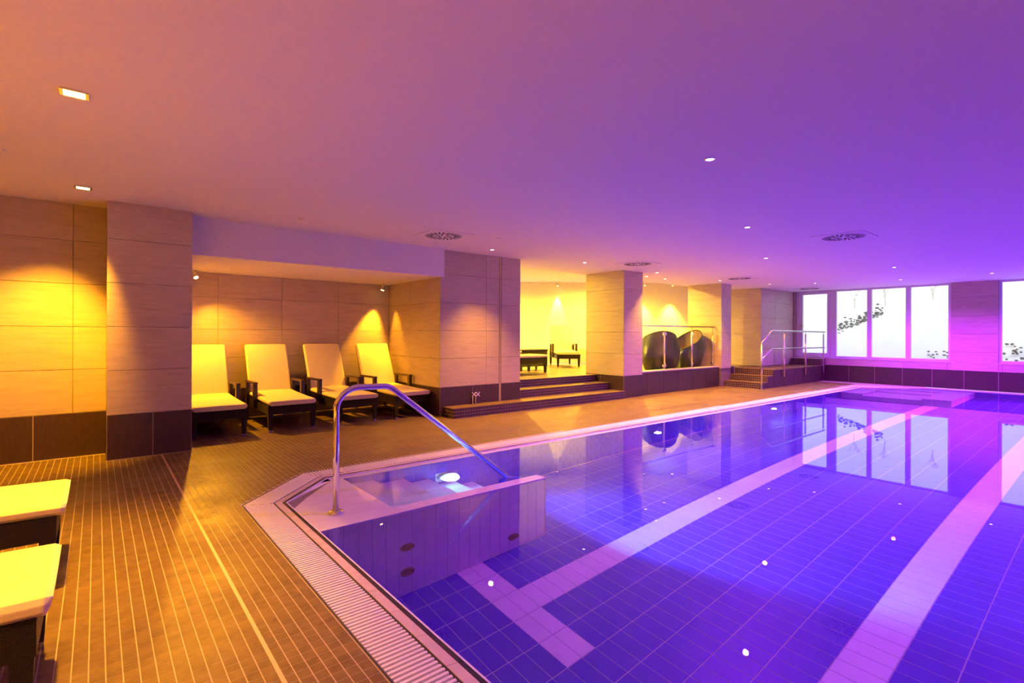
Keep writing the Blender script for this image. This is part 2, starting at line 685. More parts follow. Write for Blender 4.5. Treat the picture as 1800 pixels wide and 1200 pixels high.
w = wall('wall_pillar_far', [(12.29 + e, 12.79 - e, 6.60 + e, 7.55, 0, H)], 'narrow stone-clad pillar beside the glass balustrade')
clad(w, 'X', 6.60, -1, 12.29, 12.79)
clad(w, 'Y', 12.29, -1, 6.60, 7.55)
clad(w, 'Y', 12.79, 1, 6.60, 7.55)
w = wall('wall_corner', [(14.25 + e, 16.6, 6.50 + e, 8.2, 0, H)], 'stone-clad corner wall left of the window door')
clad(w, 'Y', 14.25, -1, 6.50, 8.2, (7.4,))
clad(w, 'X', 6.50, -1, 14.25, 16.36, (15.15, 16.05))

# window wall
WX = 16.38
w1a, w1b, w1z = 2.83, 6.437, 0.668
w2a, w2b = -1.65, 1.975
wb = [(WX + e, WX + .3, Y0, w2a, 0, H), (WX + e, WX + .3, w2b, w1a, 0, H), (WX + e, WX + .3, w1b, 6.6, 0, H),
      (WX + e, WX + .3, w2a, w2b, 0, w1z), (WX + e, WX + .3, w1a, w1b, 0, w1z)]
w = wall('wall_far', wb, 'far stone wall around the windows, glowing violet')
clad(w, 'Y', WX, -1, w2b, w1a, (), ZJ)
clad(w, 'Y', WX, -1, w1a, w1b, (2.9, 3.8, 4.7, 5.6), (0.457, w1z))
clad(w, 'Y', WX, -1, w2a, w2b, (-0.8, 0.1, 1.0, 1.9), (0.457, w1z))
clad(w, 'Y', WX, -1, -5.5, w2a, (-4.4, -3.5, -2.6), ZJ)
clad(w, 'Y', WX, -1, w1b, 6.5, (), ZJ)
base('baseboard_far', 'large dark base tiles under the windows', [('Y', WX - .002, -1, -5.5, 5.66, [5.03 - 0.612 * k for k in range(17)])], 0.468)

wall('wall_right', [(X0, 16.6, Y0 - .2, Y0, 0, H)], 'plain wall on the near long side behind the camera', M_STONE)
wall('wall_rear', [(X0 - .2, X0, Y0, 7.2, 0, H)], 'plain wall at the end of the hall behind the camera', M_STONE)

# lounge shell: diagonal back wall, hidden side walls
fw = 15.2
s_, c_ = math.sin(YAW), math.cos(YAW)


def diag(x):
    return (fw - x * c_) / s_


lw = MB()
xa, xb = 6.6, 15.2
nrm = Vector((c_, s_))
lw.prism([(xa, diag(xa)), (xb, diag(xb)), (xb + .2 * c_, diag(xb) + .2 * s_), (xa + .2 * c_, diag(xa) + .2 * s_)][::1], LZ - .05, 3.0)
lw.box(5.2, 6.7, 12.9, 13.2, LZ - .05, 3.0)
lw.box(5.0, 5.2, 8.6, 13.2, LZ - .05, 3.0)
struct('wall_lounge', lw, M_LWALL, 'pale lounge back wall washed by yellow wall lamps', 'wall')
mb = MB()
mb.prism([(xa, diag(xa) - .004), (xa, diag(xa) - .018), (xb, diag(xb) - .018), (xb, diag(xb) - .004)], LZ, LZ + .43)
o = struct('baseboard_lounge', mb, simple('ochre_base_tile', (.52, .38, .18), 0.5), 'ochre base strip along the lounge back wall', 'baseboard')
lf = MB()
lf.prism([(5.0, 7.31), (12.6, 7.31), (12.6, 6.72), (14.3, 6.72), (14.3, diag(14.3) + .1), (6.4, 13.0), (5.0, 13.0)], LZ - .2, LZ - 0.002)
lf.box(8.98, 12.4, 6.88, 7.4, LZ - .2, LZ - 0.002)
struct('floor_lounge', lf, M_LFLOOR, 'tiled floor of the raised lounge', 'floor')


# ------------------------------------------------------------------ mosaic risers and steps
def riser(parent, name, p0, p1, z0, z1, n, m=M_RISER, pitch=0.0505):
    """mosaic face between p0 and p1 (xy), facing n; rows of small square tiles as one part"""
    p0, p1 = Vector((*p0, 0)), Vector((*p1, 0))
    d = (p1 - p0)
    L = d.length
    d.normalize()
    nu = max(1, round(L / pitch))
    nv = max(1, round((z1 - z0) / pitch))
    hu, hv = L / nu / 2 - 0.0026, (z1 - z0) / nv / 2 - 0.0026
    b = MB()
    for i in range(nu):
        for j in range(nv):
            c = p0 + d * (L * (i + .5) / nu) + Vector((0, 0, z0 + (z1 - z0) * (j + .5) / nv))
            b.frustum(c - Vector(n) * 0.0 + Vector(n) * 0.0005, d, (0, 0, 1), n, hu, hv, 0.0035, 0.0006)
    o = b.build(name, m, parent)
    o['kind'] = 'stuff'
    return o


def tread(parent, x0, x1, y0, y1, z):
    b = MB()
    nx, ny = max(1, round((x1 - x0) / P)), max(1, round((y1 - y0) / P))
    px, py = (x1 - x0) / nx, (y1 - y0) / ny
    for i in range(nx):
        for j in range(ny):
            b.frustum((x0 + (i + .5) * px, y0 + (j + .5) * py, z), (1, 0, 0), (0, 1, 0), (0, 0, 1), px / 2 - .0014, py / 2 - .0010, 0.004, 0.001)
    o = b.build('tread_mosaic', M_FTILE, parent)
    o['kind'] = 'stuff'


st = thing('lounge_steps', (0, 0, 0), 'three mosaic-tiled steps rising to the yellow lounge, lowest one running on past the wide pillar', 'steps')
rows = [(6.54, 0.0, 0.156, 4.215, 8.362, 6.95), (6.945, 0.156, 0.300, 5.80, 8.348, 7.31), (7.30, 0.300, LZ - .004, 5.80, 8.348, 7.62)]
for (yf, z0, z1, xa_, xb_, yb) in rows:
    MB().box(xa_ + .004, xb_, yf + .004, min(yb, 6.86) if xa_ < 5 else yb, z0 if z0 else -0.004, z1 - .004).build('step_core', M_RGROUT, st)
    if xa_ < 5:
        MB().box(5.80, xb_, 6.85, yb, -0.004, z1 - .004).build('step_core', M_RGROUT, st)
    riser(st, 'riser_mosaic', (xa_, yf + .004), (xb_, yf + .004), z0 + .002, z1 - .002, (0, -1, 0))
    if xa_ < 5:
        riser(st, 'riser_mosaic', (xa_ + .004, 6.85), (xa_ + .004, yf + .004), z0 + .002, z1 - .002, (-1, 0, 0))
        tread(st, xa_, xb_, yf, 6.848, z1 - .004)
        tread(st, 5.80, 8.35, 6.848, yb, z1 - .004)
    else:
        tread(st, xa_, xb_, yf, yb, z1 - .004)

# ledge under the balustrade
lg = thing('balustrade_ledge', (0, 0, 0), 'low brown-tiled wall with a pale top carrying the glass balustrade', 'ledge')
MB().box(8.984, 13.1, 6.672, 6.88, -.004, 0.49).build('core', M_BASEJ, lg)
MB().box(8.984, 12.288, 6.655, 6.88, 0.49, 0.512).build('ledge_cap', M_PINK, lg)
clad(lg, 'X', 6.66, -1, 8.984, 13.05, [9.25 + .60 * k for k in range(7)], (0.002, 0.488), None, M_BASE, 'base_tile', 0.006)

# platform with steps below the window door
pf = thing('window_platform', (0, 0, 0), 'raised tiled platform with three mosaic steps below the window door', 'platform')
MB().box(13.12, 16.36, 5.68, 6.70, -.004, LZ - .006).build('core', M_BASEJ, pf)
MB().box(13.12, 14.28, 6.70, 7.0, 0.1, LZ - .006).build('core', M_BASEJ, pf)
tread(pf, 13.10, 16.36, 5.668, 6.50, LZ - .006)
tread(pf, 13.10, 14.25, 6.50, 6.95, LZ - .006)
clad(pf, 'X', 5.666, -1, 13.12, 16.36, [13.7, 14.3, 14.9, 15.5, 16.1], (0.002, LZ - .008), None, M_BASE, 'base_tile', 0.006)
for x, z0, z1, x2 in ((12.42, 0, .148, 12.80), (12.79, .148, .297, 13.12), (13.105, .297, LZ - .006, 13.2)):
    MB().box(x + .004, x2 + .02, 5.682, 6.66, z0 if z0 else -.004, z1 - .004).build('step_core', M_RGROUT, pf)
    if z0:
        MB().box(x + .004, x2 + .02, 5.682, 6.66, -.004, z0).build('step_core', M_BASE, pf)
    riser(pf, 'riser_mosaic', (x + .004, 6.66), (x + .004, 5.682), z0 + .002, z1 - .002, (-1, 0, 0))
    tread(pf, x, x2, 5.68, 6.66, z1 - .004)
    clad(pf, 'X', 5.670, -1, x + .005, x2, (), (0.002, z1 - .004), None, M_BASE, 'base_tile', 0.004)
MB().box(16.08, 16.36, 5.62, 6.44, LZ, 0.640).build('door_step', M_RGROUT, pf)
riser(pf, 'riser_mosaic', (16.08, 6.44), (16.08, 5.62), LZ + .004, 0.640, (-1, 0, 0))
riser(pf, 'riser_mosaic', (16.08, 5.62), (16.36, 5.62), LZ + .004, 0.640, (0, -1, 0))

# ------------------------------------------------------------------ pool shell
LI, FI = 1.13, 4.475          # inner faces: left side, far side (at x=2)
RI = 15.95                    # far short side
chn = 0.60
fp = MB()
fp.box(LI - .3, 16.5, PY0, 5.0, PD - .2, PD - 0.0014)
floor_pool = struct('floor_pool', fp, M_PGROUT, 'tiled bottom of the swimming pool, blue with white lane lines', 'pool floor')
PXT, PYT = 0.1235, 0.2535
tiles = []
ox, oy = 2.195, 2.647
for i in range(-9, 114):
    for j in range(-24, 8):
        cx = ox + (i + .5) * PXT
        cy = oy + (j + .5) * PYT
        y = ps(cx, cy) + 0.004
        if cx > 15.9 or cx < LI or cy > FI + .1 or y < PY0 + .1:
            continue
        white = (i in (0, 1) and -2 <= j <= 2) or (j == 0 and i >= 2) or (j == -7 and i >= 2) or (i in (0, 1) and -9 <= j <= -5)
        tiles.append(((cx, y, PD - .0014), M_WHITE if white else M_BLUE))
tile_field(floor_pool, 'pool_tile', 'pool_mosaic', tiles, (1, 0, 0), (0, 1, 0), (0, 0, 1), PXT / 2 - .0024, PYT / 2 - .0034, 0.0014, 300, 0.0005)

pw = MB()
pw.prism([(LI, ps(LI, FI)), (16.2, ps(16.2, FI)), (16.2, ps(16.2, FI) + .4), (LI, ps(LI, FI) + .4)], PD - .1, -.012)
wpf = struct('wall_pool_far', pw, M_PGROUT, 'blue-tiled pool wall under the far gutter', 'pool wall')
tiles = []
ang = math.atan(0.0125)
for i in range(0, 118):
    for j in range(0, 6):
        cx = 1.62 + (i + .5) * PXT
        z1 = -0.03 - j * 0.2535
        cz = z1 - 0.127
        if cz - .127 < PD - .03:
            cz = None
            continue
        tiles.append(((cx + (PXT / 2 if j % 2 else 0), ps(cx, FI), cz), M_BLUE))
tile_field(wpf, 'pool_wall_tile', 'pool_wall_mosaic', tiles, (math.cos(ang), -math.sin(ang), 0), (0, 0, 1), (-math.sin(ang), -math.cos(ang), 0),
           PXT / 2 - .002, 0.127 - .002, 0.005, 300, 0.001)
pw = MB().box(LI - .35, LI, PY0, 4.3, PD - .1, -.012)
struct('wall_pool_left', pw, M_BLUE, 'blue-tiled pool wall under the near left gutter', 'pool wall')
pw = MB().box(RI, RI + .4, PY0, 4.4, PD - .1, -.012)
struct('wall_pool_end', pw, M_BLUE, 'blue-tiled pool wall at the window end', 'pool wall')
pw = MB().box(LI - .3, 16.3, PY0 - .3, PY0, PD - .1, -.004)
struct('wall_pool_right', pw, M_BLUE, 'blue-tiled pool wall on the near long side', 'pool wall')

# inner outline (water edge)
iA = (LI, A_[1] - 0.118)
iB = (1.605, ps(1.6, FI))
iC = (14.98, ps(14.98, FI))
iD = (RI, 3.30)
IN = [(LI, PY0), (RI, PY0), iD, iC, iB, iA]
wm = MB()
wm.poly([(x, y, WLV) for x, y in IN])
water = wm.build('pool_water', M_WATER)
water.data.shade_smooth()
water.cycles.is_caustics_caster = True
tag(water, 'still clear pool water reflecting the pillars and windows', 'water')

# filled corners under the chamfers
MB().prism([iA, iB, (iB[0], 4.9), (LI - .02, 4.9), (LI - .02, iA[1])], PD, -.012).build('corner_block', M_WHITE, wpf)
MB().prism([iD, (RI + .1, iD[1]), (RI + .1, 4.6), (iC[0], 4.6), iC], PD, -.012).build('corner_block', M_WHITE, wpf)

# ------------------------------------------------------------------ overflow gutter
gut = thing('pool_gutter', (0, 0, 0), 'white overflow grating with pale coping tiles and a dark stripe round the pool', 'pool gutter')
# cross-section offsets measured inward from the outer edge
OFFS = (0.0, 0.198, 0.206, 0.252, 0.277, 0.284)


def inward(path, d):
    """offset an open path to the right-hand side by d (path runs with the pool on its right)"""
    pts = [Vector(p) for p in path]
    out = []
    for k, p in enumerate(pts):
        def nrm_(a, b):
            t = (b - a).normalized()
            return Vector((t.y, -t.x))
        if k == 0:
            out.append(p + nrm_(pts[0], pts[1]) * d)
        elif k == len(pts) - 1:
            out.append(p + nrm_(pts[-2], pts[-1]) * d)
        else:
            n1, n2 = nrm_(pts[k - 1], p), nrm_(p, pts[k + 1])
            m = (n1 + n2).normalized()
            out.append(p + m * (d / max(.3, m.dot(n1))))
    return out


PATH = [(GL, PY0 + .2), A_, B_, C_, D_, (16.345, PY0 + .2)]
FARK = 1.30      # the far gutter reads slightly wider


def band(d0, d1, z0, z1, m, name):
    a, b_ = inward(PATH, d0), inward(PATH, d1)
    mb_ = MB()
    for k in range(len(PATH) - 1):
        mb_.prism([a[k], a[k + 1], b_[k + 1], b_[k]][::-1], z0, z1)
    return mb_.build(name, m, gut)


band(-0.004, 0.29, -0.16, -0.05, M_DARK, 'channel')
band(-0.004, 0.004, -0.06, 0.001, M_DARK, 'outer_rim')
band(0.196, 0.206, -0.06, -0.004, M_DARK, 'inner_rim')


def coping(d0, d1, z0, z1, m, name, pitch, only=None):
    a, b_ = inward(PATH, d0), inward(PATH, d1)
    items = []
    for k in range(len(PATH) - 1):
        L = (b_[k + 1] - b_[k]).length
        n_ = max(1, round(L / pitch))
        for s in range(n_):
            t0, t1 = s / n_, (s + 1) / n_
            g_ = 0.0015 / L
            q = [a[k].lerp(a[k + 1], t0 + g_), a[k].lerp(a[k + 1], t1 - g_), b_[k].lerp(b_[k + 1], t1 - g_), b_[k].lerp(b_[k + 1], t0 + g_)]
            items.append(q)
    for q in items:
        c = sum(q, Vector((0, 0))) / 4
        MB().prism([p - c for p in q][::-1], z0, z1).build(name, m, gut, loc=(c.x, c.y, 0))


coping(OFFS[2], OFFS[3], -0.05, -0.001, M_PINK, 'coping_tile', 0.2445)
coping(OFFS[3], OFFS[4], -0.05, -0.003, M_DARKSTRIP, 'edge_tile', 0.2445)
band(OFFS[4], OFFS[5] + .003, -0.05, -0.004, M_WHITE, 'overflow_lip')
# grating bars
bars = []
a, b_ = inward(PATH, 0.006), inward(PATH, 0.194)
for k in range(len(PATH) - 1):
    d = (Vector(PATH[k + 1]) - Vector(PATH[k]))
    L = d.length
    d.normalize()
    nr = Vector((d.y, -d.x))
    p0 = Vector(PATH[k])
    la0, lb0 = (a[k] - p0).dot(d), (b_[k] - p0).dot(d)
    la1, lb1 = (a[k + 1] - p0).dot(d), (b_[k + 1] - p0).dot(d)
    s = min(la0, lb0)
    while s < max(la1, lb1):
        lo, hi = 0.006, 0.194
        # trim at the mitres
        def off_at(l0, l1, s_):
            return (s_ - l0) / (l1 - l0) if abs(l1 - l0) > 1e-4 else None
        ok = True
        if la0 != lb0:
            t = (s - la0) / (lb0 - la0)
            if 0 < t < 1:
                v_ = 0.006 + t * 0.188
                if lb0 > la0:
                    hi = min(hi, v_)
                else:
                    lo = max(lo, v_)
            elif s < min(la0, lb0):
                ok = False
        t = (s - la1) / (lb1 - la1) if abs(lb1 - la1) > 1e-5 else 2
        if 0 < t < 1:
            v_ = 0.006 + t * 0.188
            if lb1 < la1:
                hi = min(hi, v_)
            else:
                lo = max(lo, v_)
        if ok and hi - lo > 0.01:
            bars.append((p0 + d * s + nr * ((lo + hi) / 2), d.copy(), nr.copy(), (hi - lo) / 2, k))
        s += 0.0268 if k in (0, 2) else 0.0215
bars_v = [q for q in bars if in_view((q[0].x, q[0].y, 0), 15)]
bars_v.sort(key=lambda q: q[0].length)
ind = bars_v[:300]
ids = {id(q) for q in ind}
bar_mesh = {}


def bar_geo(b, c, d, nr, h, k):
    wb_ = 0.0085 if k in (0, 2) else 0.0085
    b.frustum((c[0], c[1], -0.030), (nr.x, nr.y, 0), (-d.x, -d.y, 0), (0, 0, 1) if True else 0, h, wb_, 0.031, 0.0015)


for q in ind:
    key = (round(q[3], 4), q[4])
    if key not in bar_mesh:
        b = MB()
        bar_geo(b, (0, 0), q[1], q[2], q[3], q[4])
        for kk, f_ in enumerate(b.f):
            b.f[kk] = tuple(reversed(f_))
        me = b.mesh('grating_bar')
        me.materials.append(M_GRATE)
        bar_mesh[key] = me
    obj('grating_bar', bar_mesh[key], gut, (q[0].x, q[0].y, 0))
b = MB()
for q in bars:
    if id(q) not in ids:
        bar_geo(b, (q[0].x, q[0].y), q[1], q[2], q[3], q[4])
for kk, f_ in enumerate(b.f):
    b.f[kk] = tuple(reversed(f_))
o = b.build('far_grating', M_GRATE, gut)
o['kind'] = 'stuff'

# ------------------------------------------------------------------ stair basin in the near pool corner
sb = thing('stair_basin', (0, 0, 0), 'white tiled underwater stair basin with a broad ledge in the near pool corner', 'pool stairs')
yw0, yw1 = 3.350, 3.470
yb_ = ps(2.4, FI) - .002
MB().box(LI + .002, 3.14, yw0 + .006, yw1, PD, -.016).build('basin_wall', M_PGROUT, sb)
MB().box(LI + .002, 1.705, yw0 + .03, yb_, PD, -.016).build('ledge_core', M_PGROUT, sb)
for i in range(20):
    x0 = LI + .004 + i * 0.1025 - .05
    x1 = x0 + 0.1025
    x0, x1 = max(x0, LI + .004), min(x1, 3.142)
    if x1 - x0 < .02:
        continue
    for z0, z1 in ((-1.345, -1.29), (-1.29, -1.04), (-1.04, -.79), (-.79, -.54), (-.54, -.29), (-.29, -.015)):
        b = MB()
        b.frustum((0, 0, 0), (1, 0, 0), (0, 0, 1), (0, -1, 0), (x1 - x0) / 2 - .0012, (z1 - z0) / 2 - .0006, 0.006, 0.0006)
        b.build('basin_tile', M_WHITE, sb, loc=((x0 + x1) / 2, yw0 + .006, (z0 + z1) / 2))
# end face of the basin wall
for z0, z1 in ((-1.345, -1.04), (-1.04, -.79), (-.79, -.54), (-.54, -.29), (-.29, -.015)):
    b = MB()
    b.frustum((0, 0, 0), (0, 1, 0), (0, 0, 1), (1, 0, 0), (yw1 - yw0) / 2 - .001, (z1 - z0) / 2 - .001, 0.006, 0.0006)
    b.build('basin_tile', M_WHITE, sb, loc=(3.14, (yw0 + yw1) / 2, (z0 + z1) / 2))
# ledge and wall tops: long white slabs
x = LI + .004
nsl = 6
for i in range(nsl):
    y0 = yw0 + (yb_ - yw0) * i / nsl
    y1 = yw0 + (yb_ - yw0) * (i + 1) / nsl
    xa_ = LI + .004 if y0 < 3.98 else LI + .004 + (y0 - 3.95) * .93
    b = MB().prism([(xa_, y0 + .0008), (1.705, y0 + .0008), (1.705, y1 - .0008), (LI + .004 if y1 < 3.99 else LI + .004 + (y1 - 3.95) * .93, y1 - .0008)], -.016, -.004)
    b.build('ledge_slab', M_WET, sb)
for i in range(6):
    x0 = 1.707 + i * (3.146 - 1.707) / 6
    MB().box(x0 + .0005, x0 + (3.146 - 1.707) / 6 - .0005, yw0, yw1 + .004, -.016, -.004).build('wall_slab', M_WET, sb)
for i, (xs, z) in enumerate(((1.705, -.20), (2.02, -.36), (2.30, -.53), (2.58, -.74), (2.86, -.92))):
    x1 = xs + .28 if i < 4 else 3.11
    MB().box(xs, x1, yw1 + .002, yb_ - .006, PD, z - .01).build('stair_core', M_PGROUT, sb)
    for k in range(4):
        y0 = yw1 + .002 + (yb_ - yw1 - .01) * k / 4
        y1 = yw1 + .002 + (yb_ - yw1 - .01) * (k + 1) / 4
        MB().box(xs + .001, x1 + (.006 if i < 4 else 0), y0 + .001, y1 - .001, z - .01, z).build('stair_tile', M_WHITE, sb)
for (x, z) in ((1.763, -.667), (1.764, -1.04), (2.768, -1.133)):
    j = MB().lathe([(.056, 0), (.056, .010), (.044, .016), (.038, .008), (.0, .008)], 20, (x, yw0, z), 'Y').build('inlet_nozzle', M_BRASS, sb)

# whirlpool bench at the far end
wp = thing('whirlpool_bench', (0, 0, 0), 'submerged white-tiled whirlpool benches in the far pool corner below the windows', 'whirlpool')
MB().box(13.55, 15.94, 3.89, 4.325, PD, -.15).build('bench', M_WHITE, wp)
MB().box(13.50, 15.94, 2.32, 2.80, PD, -.15).build('bench', M_WHITE, wp)
MB().box(15.30, 15.94, 2.80, 3.89, PD, -.15).build('bench', M_WHITE, wp)
MB().box(13.55, 15.30, 2.80, 3.89, PD, -.55).build('basin_floor', M_WHITE, wp)
MB().box(14.7, 15.30, 2.80, 3.89, -.55, -.36).build('seat', M_WHITE, wp)


# ------------------------------------------------------------------ underwater lamps
def pool_lamp(x, y, z, r, em, col, energy, label, nrm=(0, -1), plate=True, dr=(0, -1, 0), cone=R(165)):
    t = thing('underwater_lamp', (x, y, z), label, 'underwater lamp', 'underwater lamps')
    t.rotation_euler = (0, 0, math.atan2(nrm[0], -nrm[1]))
    if plate:
        MB().box(-r * 1.15, r * 1.15, -.006, 0.0, -r * 1.15, r * 1.15).build('plate', M_STEEL, t)
    MB().lathe([(r, .004), (r, .03), (r * .86, .04), (r * .8, .03), (r * .8, .004)], 28, (0, 0, 0), 'Y').build('ring', M_STEEL, t, True)
    MB().lathe([(r * .8, .01), (r * .78, .028), (r * .5, .036), (0, .038)], 28, (0, 0, 0), 'Y').build('lens', em, t, True)
    light('SPOT', 'beam', (0, -.06, 0), col, energy, t, r * .7, cone, 1.0, Vector(dr).to_track_quat('-Z', 'Y').to_euler())
    return t


pool_lamp(2.80, ps(2.8, FI) - .006, -.56, .125, E_CYAN, CYAN, W_UNDER * 4.6, 'bright cyan underwater lamp inside the stair basin')
pool_lamp(6.306, ps(6.3, FI) - .006, -.575, .075, E_BLUE, BLUE, W_UNDER * .45, 'blue underwater lamp in the far pool wall, nearer the stair basin')
pool_lamp(9.975, ps(9.97, FI) - .006, -.62, .075, E_BLUE, BLUE, W_UNDER * .45, 'blue underwater lamp in the far pool wall, nearer the window end')
for x, lab, dr in ((8.0, 'nearest to the stair basin', (0, -.8, -.6)), (10.9, 'in the middle', (0, -.8, -.6)), (13.9, 'closest to the windows', (0, -.8, -.6))):
    pool_lamp(x, PY0 + .006, -.6, .10, E_MAG, MAGENTA, W_UNDER * (2.5 if dr[0] == 0 else 1.0), 'violet underwater lamp in the near long pool wall, ' + lab, (0, 1), True, dr, R(140) if dr[0] == 0 else R(125))
pool_lamp(15.93, 1.0, -.6, .10, E_MAG, MAGENTA, W_UNDER * 2.0, 'violet underwater lamp in the pool wall below the windows', (-1, 0))

# ------------------------------------------------------------------ ceiling fittings
def downlight(x, y, col, em, energy, label, z=H, cone=R(110), group='round ceiling downlights', caustic=False, r=.042, d=(0, 0, -1)):
    t = thing('downlight', (x, y, z), label, 'downlight', group)
    MB().lathe([(r * .72, -.001), (r * .76, -.006), (r, -.004), (r * 1.04, 0)], 24).build('trim_ring', M_STEEL, t, True)
    MB().lathe([(0, -.0035), (r * .74, -.003)], 24).build('led_lens', em, t)
    light('SPOT', 'beam', (0, 0, -.03), col, energy, t, r * .8, cone, 0.75, Vector(d).to_track_quat('-Z', 'Y').to_euler(), caustic)
    return t


POOL = 'violet downlights above the pool'
for (x, y, lab) in ((3.60, 2.03, 'violet ceiling downlight above the pool, nearest of the violet ones'),
                    (6.20, 3.00, 'violet ceiling downlight above the pool, second from the camera'),
                    (8.90, 3.98, 'violet ceiling downlight above the far pool edge, third from the camera'),
                    (11.92, 2.90, 'violet ceiling downlight before the left window, higher of the pair there'),
                    (14.60, 3.43, 'violet ceiling downlight closest above the window with mullions'),
                    (14.52, 1.85, 'violet ceiling downlight near the pier between the windows'),
                    (9.0, 0.4, 'violet ceiling downlight above the near half of the pool'),
                    (5.0, -1.2, 'violet ceiling downlight above the near side of the pool')):
    downlight(x, y, VIOLET, E_VIOLET, W_POOLDOWN * (1.9 if x > 14 else .6 if x == 3.60 else 1.1), lab, group=POOL, cone=R(150), caustic=True)
for (x, y, lab) in ((4.80, 6.36, 'warm ceiling downlight in front of the wide pillar'),
                    (6.93, 6.36, 'warm ceiling downlight above the lounge steps'),
                    (9.20, 6.38, 'warm ceiling downlight right of the pillar at the steps'),
                    (11.65, 6.30, 'warm ceiling downlight beside the narrow pillar'),
                    (13.40, 5.90, 'warm ceiling downlight above the platform steps'),
                    (14.00, 5.05, 'warm ceiling downlight near the window door')):
    downlight(x, y, YELLOW, E_PALE, W_WALL * (3.4 if x < 13 else .7), lab, cone=R(104), group='warm downlights along the pillars', d=(0, -.34, -1))
for (x, y, lab) in ((9.62, 6.95, 'warm downlight above the balustrade, left of a close pair'), (10.34, 6.95, 'warm downlight above the balustrade, right of a close pair')):
    downlight(x, y, YELLOW, E_PALE, W_WALL, lab, group='warm downlights along the pillars')


def square_light(x, y, label, d, energy, cone):
    t = thing('square_spotlight', (x, y, H), label, 'ceiling light', 'square warm ceiling lights')
    for s in (-1, 1):
        MB().box(s * .055 - .008, s * .055 + .008, -.05, .05, -.010, 0).build('frame_side', M_STEEL, t)
        MB().box(-.047, .047, s * .05 - .006, s * .05 + .006, -.010, 0).build('frame_end', M_STEEL, t)
    MB().box(-.047, .047, -.044, .044, -.005, 0).build('led_lens', E_WARM, t)
    light('SPOT', 'beam', (0, 0, -.03), YELLOW, energy, t, .05, cone, 0.85, Vector(d).to_track_quat('-Z', 'Y').to_euler())
    return t


square_light(-0.10, 3.74, 'bright square warm ceiling light, nearer the camera', (-.22, -.24, -1), W_LEFT * 2.1, R(92))
square_light(-0.10, 6.10, 'bright square warm ceiling light close to the left stone wall', (-.25, .42, -1), W_LEFT * 1.9, R(64))
square_light(-2.6, 3.74, 'added square warm ceiling light out of view over the left loungers, warming the ceiling', (0, -.1, -1), W_LEFT * 2.0, R(112))  # added out of view so its bounce warms the ceiling
square_light(-2.6, 0.6, 'added square warm ceiling light behind the camera, warming the ceiling', (0, 0, -1), W_LEFT * 2.4, R(140))  # unseen extra fitting for more warm bounce on the ceiling


def vent(x, y, label):
    t = thing('ceiling_vent', (x, y, H), label, 'ceiling vent', 'swirl ceiling vents')
    MB().box(-.31, .31, -.31, .31, -.008, 0).build('plate', M_PAINT, t)
    MB().lathe([(.27, -.0085), (.27, -.011), (.255, -.0125), (0, -.0125)], 40).build('disc', M_PAINT, t)
    for ring, (r0, r1, n_) in enumerate(((.05, .13, 8), (.145, .245, 24))):
        for k in range(n_):
            an = 2 * math.pi * (k + .5 * ring) / n_
            ca, sa = math.cos(an), math.sin(an)
            hw = .011 if ring == 0 else .0105
            tw = 0.35 if ring else 0.0
            p0 = Vector((ca * r0, sa * r0))
            p1 = Vector((math.cos(an + tw * .4) * r1, math.sin(an + tw * .4) * r1))
            d = (p1 - p0).normalized()
            nn = Vector((-d.y, d.x)) * hw
            MB().prism([p0 - nn, p1 - nn, p1 + nn, p0 + nn][::1], -.0145, -.0125).build('slot', M_BLACK, t)
    return t


for (x, y, lab) in ((3.61, 5.87, 'round swirl vent in a square plate, above the front of the wide pillar'),
                    (7.78, 5.82, 'round swirl vent in a square plate, above the lounge steps pillar'),
                    (7.75, 2.45, 'round swirl vent in a square plate, alone over the pool'),
                    (11.5, 5.74, 'round swirl vent in a square plate, above the narrow pillar'),
                    (15.42, 5.70, 'round swirl vent in a square plate, next to the window door')):
    vent(x, y, lab)
for (x, y, lab) in ((1.84, 6.125, 'small flush round detector on the ceiling before the niche'),
                    (-0.55, 5.25, 'small flush round detector at the left edge of the ceiling'),
                    (4.3, 5.55, 'small flush round detector beside the nearest vent')):
    t = tag(MB().lathe([(0, -.012), (.02, -.012), (.034, -.006), (.036, 0)], 20, (0, 0, 0)).build('ceiling_detector', M_PAINT, None, True, (x, y, H)),
            lab, 'detector', 'ceiling detectors')


# wall spots
def wall_spot(loc, to, label, energy, col=YELLOW, cone=R(70), em=E_WARM, drop=.07):
    t = thing('spotlight', loc, label, 'spotlight', 'small warm spotlights')
    MB().lathe([(.035, 0), (.035, -.008), (.012, -.010), (.012, -drop)], 16).build('mount', M_STEEL, t, False)
    d = (Vector(to) - Vector(loc)).normalized()
    c = Vector((0, 0, -drop))
    MB().tube([c - d * .045, c + d * .045], .034, 16).build('head', M_STEEL, t)
    MB().tube([c + d * .046, c + d * .049], .029, 16).build('lens', em, t)
    l = light('SPOT', 'beam', c + d * .065, col, energy, t, .02, cone, 0.7, d.to_track_quat('-Z', 'Y').to_euler())
    return t


